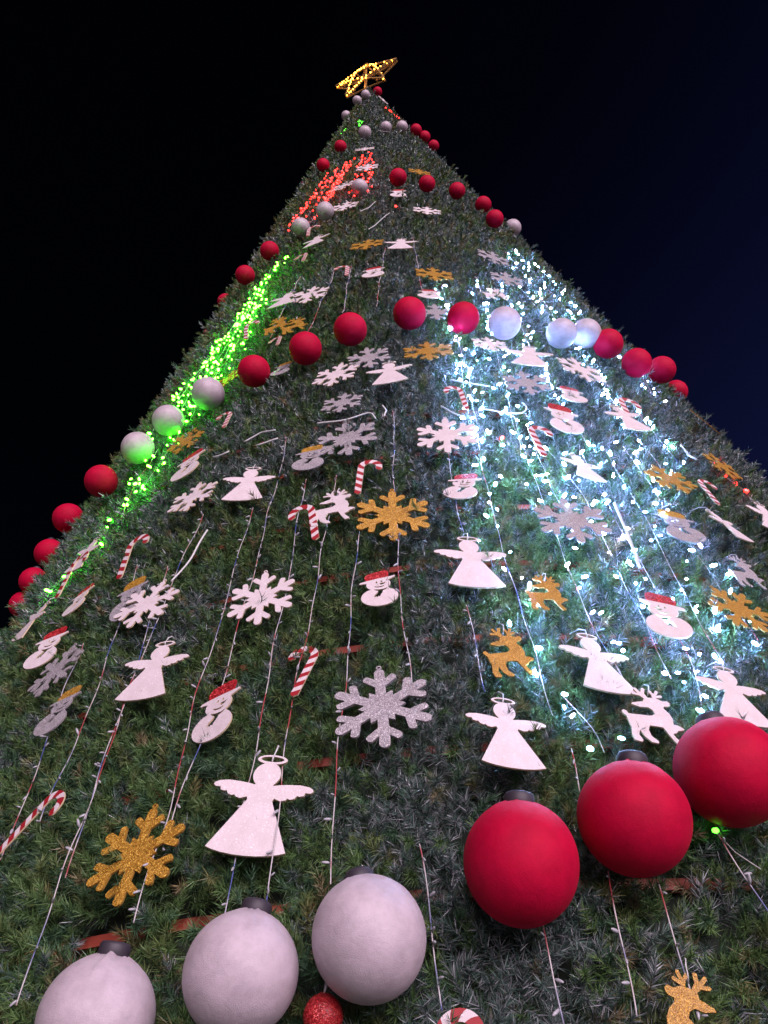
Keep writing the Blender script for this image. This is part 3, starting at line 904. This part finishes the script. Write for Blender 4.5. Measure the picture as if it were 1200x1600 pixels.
def cane_mesh(name, wid=0.115):
    path = [(-0.16, -0.5 + i * 0.82 / 40) for i in range(41)]
    path += [(-0.16 + 0.165 - 0.165 * math.cos(math.radians(a)), 0.32 + 0.165 * math.sin(math.radians(a))) for a in range(6, 181, 6)]
    path += [(0.17, 0.32 - i * 0.02) for i in range(1, 6)]
    P = np.array(path)
    tn = np.gradient(P, axis=0); tn /= np.linalg.norm(tn, axis=1, keepdims=True)
    nr = np.stack([-tn[:, 1], tn[:, 0]], 1)
    s = np.concatenate([[0], np.cumsum(np.linalg.norm(np.diff(P, axis=0), axis=1))])
    total = s[-1]
    def at(t, lat):
        t = min(max(t, 0), total)
        x = np.interp(t, s, P[:, 0]); y = np.interp(t, s, P[:, 1])
        nx = np.interp(t, s, nr[:, 0]); ny = np.interp(t, s, nr[:, 1])
        cap = 1.0
        for e in (t, total - t):
            if e < wid / 2:
                cap = min(cap, math.sqrt(max(1 - (1 - e / (wid / 2)) ** 2, 0.05)))
        return (x + nx * lat * wid / 2 * cap, y + ny * lat * wid / 2 * cap)
    n = 96
    lat = [-1, -0.5, 0, 0.5, 1]
    v, f, mi = [], [], []
    for zz in (TH / 2, -TH / 2):
        for i in range(n + 1):
            for l in lat:
                x, y = at(total * i / n + 0.035 * l, l)
                v.append((x, y, zz))
    m = len(lat); half = (n + 1) * m
    for i in range(n):
        red = (int(i / n * 15) % 2 == 0)
        for j in range(m - 1):
            a, b, c, d = i * m + j, i * m + j + 1, (i + 1) * m + j + 1, (i + 1) * m + j
            f.append((d, c, b, a)); mi.append(1 if red else 0)
            f.append((a + half, b + half, c + half, d + half)); mi.append(1 if red else 0)
        for j in (0, m - 1):
            a, d = i * m + j, (i + 1) * m + j
            q = (a, d, d + half, a + half)
            f.append(q if j else q[::-1]); mi.append(2)
    f.append(tuple(range(0, m)) + tuple(range(half + m - 1, half - 1, -1))); mi.append(2)
    e = n * m
    f.append(tuple(range(e + m - 1, e - 1, -1)) + tuple(range(half + e, half + e + m))); mi.append(2)
    return mesh_py(name, v, f, [M['white'], M['stripe_red'], M['edge_white']], False, mi)

PLATES = {}
def get_plate(kind, part, colour):
    key = (kind, part, colour)
    if key not in PLATES:
        if kind == 'candy_cane':
            PLATES[key] = cane_mesh('cane')
        else:
            mats = [M[colour], M['edge_' + colour]]
            if part == 'hat':
                mats = [M['redglitter'], M['redglitter']] if colour == 'white' else [M['gold'], M['edge_gold']]
            th = TH
            z0 = 0.0
            if part in ('halo', 'hat', 'antler', 'antler '):
                z0 = -0.004
            PLATES[key] = plate(part.strip(), SHAPES[kind][part], th, mats, z0)
    return PLATES[key]

GROUPS = {'angel': 'flat angel ornaments', 'snowflake': 'flat snowflake ornaments', 'snowman': 'flat snowman ornaments', 'candy_cane': 'flat candy cane ornaments', 'reindeer': 'flat reindeer ornaments'}
for kind, colour, az, z, roll, size, flip, swing, label in ORNAMENTS:
    mat = frame_at(az, z, 0.09, 1.0)
    tilt = Matrix.Rotation(math.radians(random.uniform(-5, 5)), 4, 'X') @ Matrix.Rotation(math.radians(random.uniform(-5, 5)), 4, 'Y')
    if swing:
        tilt = Matrix.Rotation(math.radians(random.uniform(-2, 2)), 4, 'X')
    mat = mat @ tilt @ Matrix.Rotation(math.radians(-roll), 4, 'Z') @ Matrix.Rotation(math.radians(-swing), 4, 'Y') @ Matrix.Diagonal((-size if flip else size, size, size, 1))
    root = empty(kind + '_ornament', mat)
    tag(root, label, kind.replace('_', ' '), GROUPS[kind])
    parts = ['cane'] if kind == 'candy_cane' else list(SHAPES[kind])
    for part in parts:
        child(part.strip(), get_plate(kind, part, colour), root)
    # tie that holds it on the tree
    key = ('tie', colour)
    if key not in PLATES:
        PLATES[key] = tube('tie', [(0.0, 0.40, -0.03), (0.012, 0.47, 0.016), (0.02, 0.56, 0.01), (0.0, 0.66, -0.06), (-0.02, 0.75, -0.22)], 0.009, [M['cable']], 5)
    if kind in ('reindeer', 'angel'):
        child('tie', PLATES[key], root)

# ------------------------------------------------------------------ baubles of the spiral garland
def ball_mesh(name, mat, seed, stretch, nu=88, nv=56):
    rs = random.Random(seed)
    folds = [(rs.uniform(0, 6.283), rs.uniform(0.3, 0.8), rs.uniform(0.022, 0.04), rs.uniform(-0.35, 0.35), rs.uniform(0.014, 0.04)) for _ in range(14)]
    big = [(rs.uniform(0, 6.283), rs.uniform(0.6, 1.9), rs.uniform(0.01, 0.022)) for _ in range(3)]
    v, f = [], []
    for i in range(nv + 1):
        th = math.pi * i / nv
        for j in range(nu):
            ph = 2 * math.pi * j / nu
            r = 1.0
            for p0, ln, wd, tw, am in folds:
                d = (ph - p0 - tw * th + math.pi) % (2 * math.pi) - math.pi
                r += am * math.exp(-(d * max(math.sin(th), 0.12) / wd) ** 2) * math.exp(-(th / ln) ** 2)
            for p0, t0, am in big:
                d = (ph - p0 + math.pi) % (2 * math.pi) - math.pi
                r += am * math.exp(-((d * math.sin(th)) ** 2 + (th - t0) ** 2) / 0.5)
            v.append((r * math.sin(th) * math.cos(ph), r * math.sin(th) * math.sin(ph), r * math.cos(th) * stretch))
    for i in range(nv):
        for j in range(nu):
            k = (j + 1) % nu
            f.append((i * nu + j, (i + 1) * nu + j, (i + 1) * nu + k, i * nu + k))
    return mesh_py(name, v, f, [mat], True)

def cap_mesh():
    prof = [(0.0, 0.93), (0.27, 0.93), (0.29, 0.96), (0.285, 1.14), (0.25, 1.19), (0.0, 1.2)]
    n = 20
    v = [(r * math.cos(2 * math.pi * j / n), r * math.sin(2 * math.pi * j / n), z) for r, z in prof for j in range(n)]
    f = [(i * n + j, i * n + (j + 1) % n, (i + 1) * n + (j + 1) % n, (i + 1) * n + j) for i in range(len(prof) - 1) for j in range(n)]
    return mesh_py('cap', v, f, [M['cap']], True)
CAP = cap_mesh()
BALL = {c: [ball_mesh('ball', M['ball_' + c], 20 + i, 0.985 + 0.015 * i) for i in range(4)] for c in 'rw'}
ORD = ['first', 'second', 'third', 'fourth', 'fifth', 'sixth', 'seventh', 'eighth', 'ninth', 'tenth', 'eleventh', 'twelfth', 'thirteenth', 'fourteenth', 'fifteenth', 'sixteenth',
       'seventeenth', 'eighteenth', 'nineteenth', 'twentieth', 'twenty-first', 'twenty-second', 'twenty-third', 'twenty-fourth', 'twenty-fifth']
TURN = {'lower': 'lowest, nearest garland turn', 'middle': 'middle garland turn', 'upper': 'garland turn below the red lights', 'high': 'garland turn above the red lights', 'topmost': 'topmost garland turn'}
count = {}
for i, (turn, c, az, z, off, dia) in enumerate(BAUBLES):
    n = count.get((turn, c), 0); count[(turn, c)] = n + 1
    mat = frame_at(az, z, off) @ Matrix.Rotation(math.radians(-90 + random.uniform(-8, 14)), 4, 'X') @ Matrix.Rotation(math.radians(random.uniform(-12, 12)), 4, 'Y') @ Matrix.Rotation(random.uniform(0, 6.28), 4, 'Z')
    mat = mat @ Matrix.Diagonal((dia / 2, dia / 2, dia / 2, 1))
    root = empty('bauble', mat)
    kind = 'red velvet' if c == 'r' else 'off-white satin'
    tag(root, f'{ORD[n]} {kind} bauble from the left on the {TURN[turn]}', 'bauble', 'baubles of the spiral garland')
    child('ball', BALL[c][i % 4], root)
    child('cap', CAP, root)

# small red glitter ball at the bottom edge
mat = frame_at(*GLITTER_BALL, 0.105) @ Matrix.Rotation(math.radians(-90), 4, 'X')
sb = empty('glitter_bauble', mat)
tag(sb, 'small red glitter ball at the bottom edge under the pale bauble', 'bauble')

# ------------------------------------------------------------------ light strings
def bulb_mesh(name, mat, rad, ln):
    prof = [(0.0, 0.0), (0.7, 0.12), (1.0, 0.4), (0.85, 0.75), (0.45, 0.95), (0.0, 1.0)]
    n = 7
    v, f = [], []
    for r, z in prof:
        for j in range(n):
            v.append((r * rad * math.cos(2 * math.pi * j / n), r * rad * math.sin(2 * math.pi * j / n), z * ln))
    for i in range(len(prof) - 1):
        for j in range(n):
            f.append((i * n + j, i * n + (j + 1) % n, (i + 1) * n + (j + 1) % n, (i + 1) * n + j))
    return mesh_py(name, v, f, [mat], True)
BULBS = {'unlit': [bulb_mesh('bulb', M['clear_bulb'], 0.0045, 0.025)], 'white': [bulb_mesh('bulb', M['led_white'], 0.0060, 0.028)] * 4 + [bulb_mesh('bulb', M['led_violet'], 0.0060, 0.028)] + [bulb_mesh('bulb', M['led_dim'], 0.007, 0.03)] * 2,
         'green': [bulb_mesh('bulb', M['led_green'], 0.0072, 0.025)], 'red': [bulb_mesh('bulb', M['led_red'], 0.0095, 0.026)], 'gold': [bulb_mesh('bulb', M['led_gold'], 0.02, 0.055)]}
BULBS['sparse green'] = [bulb_mesh('bulb', M['led_green_dim'], 0.007, 0.02)]
SPACE = {'unlit': 0.105, 'white': 0.098, 'green': 0.085, 'red': 0.21, 'sparse green': 0.12}
WORDS = {'unlit': 'unlit clear light string', 'white': 'lit cool white light string', 'green': 'lit green light string', 'red': 'lit red light string', 'sparse green': 'short string with few lit green bulbs'}

def aim(d):
    return Vector(d).to_track_quat('Z', 'Y').to_matrix().to_4x4()

for kind, lst in STRINGS.items():
    order = sorted(range(len(lst)), key=lambda i: sum(q[0] * max((APEX_Z - q[1]) * TAPER, 0) for q in lst[i]) / len(lst[i]))
    for rank, i in enumerate(order):
        nodes = lst[i]
        pts, t = smooth_path(nodes, 0.080 if kind == 'unlit' else 0.062, wob=0.005)
        root = empty('light_string', Matrix.Translation(Vector(pts[0])))
        top = max(q[1] for q in nodes)
        where = 'low' if top < 5.0 else ('halfway up' if top < 11 else 'high up')
        tag(root, f'{WORDS[kind]} {where}, {ORD[rank]} of its colour from left', 'light string', kind + ' light strings')
        dm = math.hypot(6.9 - math.hypot(pts[0][0], pts[0][1]), pts[0][2])
        child('wire', tube('wire', pts - pts[0], max(0.0022, 0.00035 * dm) if kind == 'unlit' else 0.0016, [M['wire']], 5), root)
        s = random.uniform(0.0, 0.05)
        while s < t[-1]:
            k = min(int(np.searchsorted(t, s)), len(pts) - 1)
            p = pts[k]
            out = np.array([p[0], p[1], 0.0]); out /= np.linalg.norm(out) + 1e-9
            side = np.array([-out[1], out[0], 0])
            d = out * random.uniform(0.1, 0.9) + side * random.uniform(-1, 1) + np.array([0, 0, random.uniform(-0.9, 0.5)])
            d /= np.linalg.norm(d)
            jit = side * random.gauss(0, 0.085 if kind == 'green' else 0.02 if kind == 'red' else 0.045) + np.array([0, 0, random.gauss(0, 0.02)]) if kind != 'unlit' else 0
            sc = random.uniform(0.65, 1.35)
            child('bulb', random.choice(BULBS[kind]), root, Matrix.Translation(Vector(p - pts[0] + jit + d * 0.003)) @ aim(d) @ Matrix.Scale(sc, 4))
            s += SPACE[kind] * random.uniform(0.4, 1.6) * (1.6 if kind == 'white' and p[2] > 8 else 1.0)

WHERE = ['drooping below the middle pale baubles', 'looped among the white lights', 'beside the small striped cane', 'crossing the silver snowflake', 'left of the centre seam', 'under another cable left of centre',
         'below the green lights', 'high by the pale bauble under the red lights', 'crossing the top of the upper frosted strip', 'hanging straight down in the white lights', 'slanting past the left white snowflake',
         'curled on the centre seam', 'near the right outline', 'just under the high pale baubles']
for nodes, w in zip(CABLES, WHERE):
    pts, t = smooth_path(nodes, 0.12, 0.02, 0.004)
    o = link(bpy.data.objects.new('loose_cable', tube('loose_cable', pts - pts[0], 0.007 if 'straight' in w else 0.0052, [M['cable']], 6)))
    o.location = pts[0]
    tag(o, 'loose white cable ' + w, 'cable', 'loose white cables')

# the glitter ball's parts
M['redfine'] = glitter('red_fine_glitter', (0.16, 0.004, 0.008), (0.40, 0.012, 0.02), (0.9, 0.15, 0.12), 480, 0.7, 0.2, 0.4)
gm_ = ball_mesh('ball', M['redfine'], 3, 1.0, 24, 16)
for v in gm_.vertices:
    v.co *= 0.052
child('ball', gm_, sb)
child('tie', tube('tie', [(0, 0, 0.05), (0.008, 0, 0.075), (0.0, 0.004, 0.12), (-0.008, 0.03, 0.17)], 0.003, [M['cable']], 5), sb)

# ------------------------------------------------------------------ star on top
cen, sa, sb_, srad = STAR
cen, sa, sb_ = np.array(cen), np.array(sa), np.array(sb_)
sn = np.cross(sa, sb_)
star = empty('star_topper', Matrix.Translation(Vector(cen)))
tag(star, 'gold five-pointed star with warm lights on the very top of the tree', 'star')
tips = [srad * (sa * math.cos(math.radians(90 + 72 * k)) + sb_ * math.sin(math.radians(90 + 72 * k))) for k in range(5)]
inn = [srad * 0.42 * (sa * math.cos(math.radians(126 + 72 * k)) + sb_ * math.sin(math.radians(126 + 72 * k))) for k in range(5)]
ringp = []
for k in range(5):
    ringp += [tips[k], inn[k]]
def bars(name, pairs, w, d):
    v, f = [], []
    for a, b in pairs:
        bv, bf = box_arrays(a, b, w, d, sn)
        f += [tuple(i + len(v) for i in q) for q in bf]
        v += bv
    child(name, mesh_py(name, v, f, [M['star_frame']]), star)
for name, dz in (('front_frame', 0.16), ('back_frame', -0.16)):
    for k in range(10):
        bars('frame_bar', [(ringp[k] * 1.0 + sn * dz * (0.25 if k % 2 == 0 else 1), ringp[(k + 1) % 10] + sn * dz * (1 if k % 2 == 0 else 0.25))], 0.045, 0.045)
for k in range(5):
    bars('cross_bar', [(inn[k] - sn * 0.16, inn[k] + sn * 0.16)], 0.04, 0.04)
    bars('inner_bar', [(inn[k] + sn * 0.15, inn[(k + 1) % 5] + sn * 0.15)], 0.035, 0.035)
for k in range(5):
    bars('spoke', [(tips[k] * 0.96, inn[(k + 2) % 5] * 0.2)], 0.05, 0.03)
    bars('spoke', [(inn[k] * 0.97, inn[k] * 0.06)], 0.05, 0.03)
    bars('rung', [(tips[k] * 0.55 + inn[k] * 0.45, tips[k] * 0.55 + inn[(k + 4) % 5] * 0.45)], 0.04, 0.03)
bars('mast', [(-sb_ * srad * 0.9, sb_ * srad * 0.3)], 0.07, 0.07)
def sbulb(p):
    child('bulb', BULBS['gold'][0], star, Matrix.Translation(Vector(p)) @ aim((random.uniform(-.5, .5), -0.6, -0.6)))
for k in range(10):
    a, b = ringp[k], ringp[(k + 1) % 10]
    mid = (a + b) / 2
    dens = 9 if mid @ sa < 0.2 * srad else 3
    for i in range(dens):
        u = (i + random.uniform(0.2, 0.8)) / dens
        sbulb(a + (b - a) * u + sn * 0.17 * (u if k % 2 == 0 else 1 - u) + np.array([0, 0, random.uniform(-.03, .03)]))
for k in range(5):
    for i in range(3):
        u = (i + 0.5) / 3
        sbulb(inn[k] + (inn[(k + 1) % 5] - inn[k]) * u + sn * 0.18)
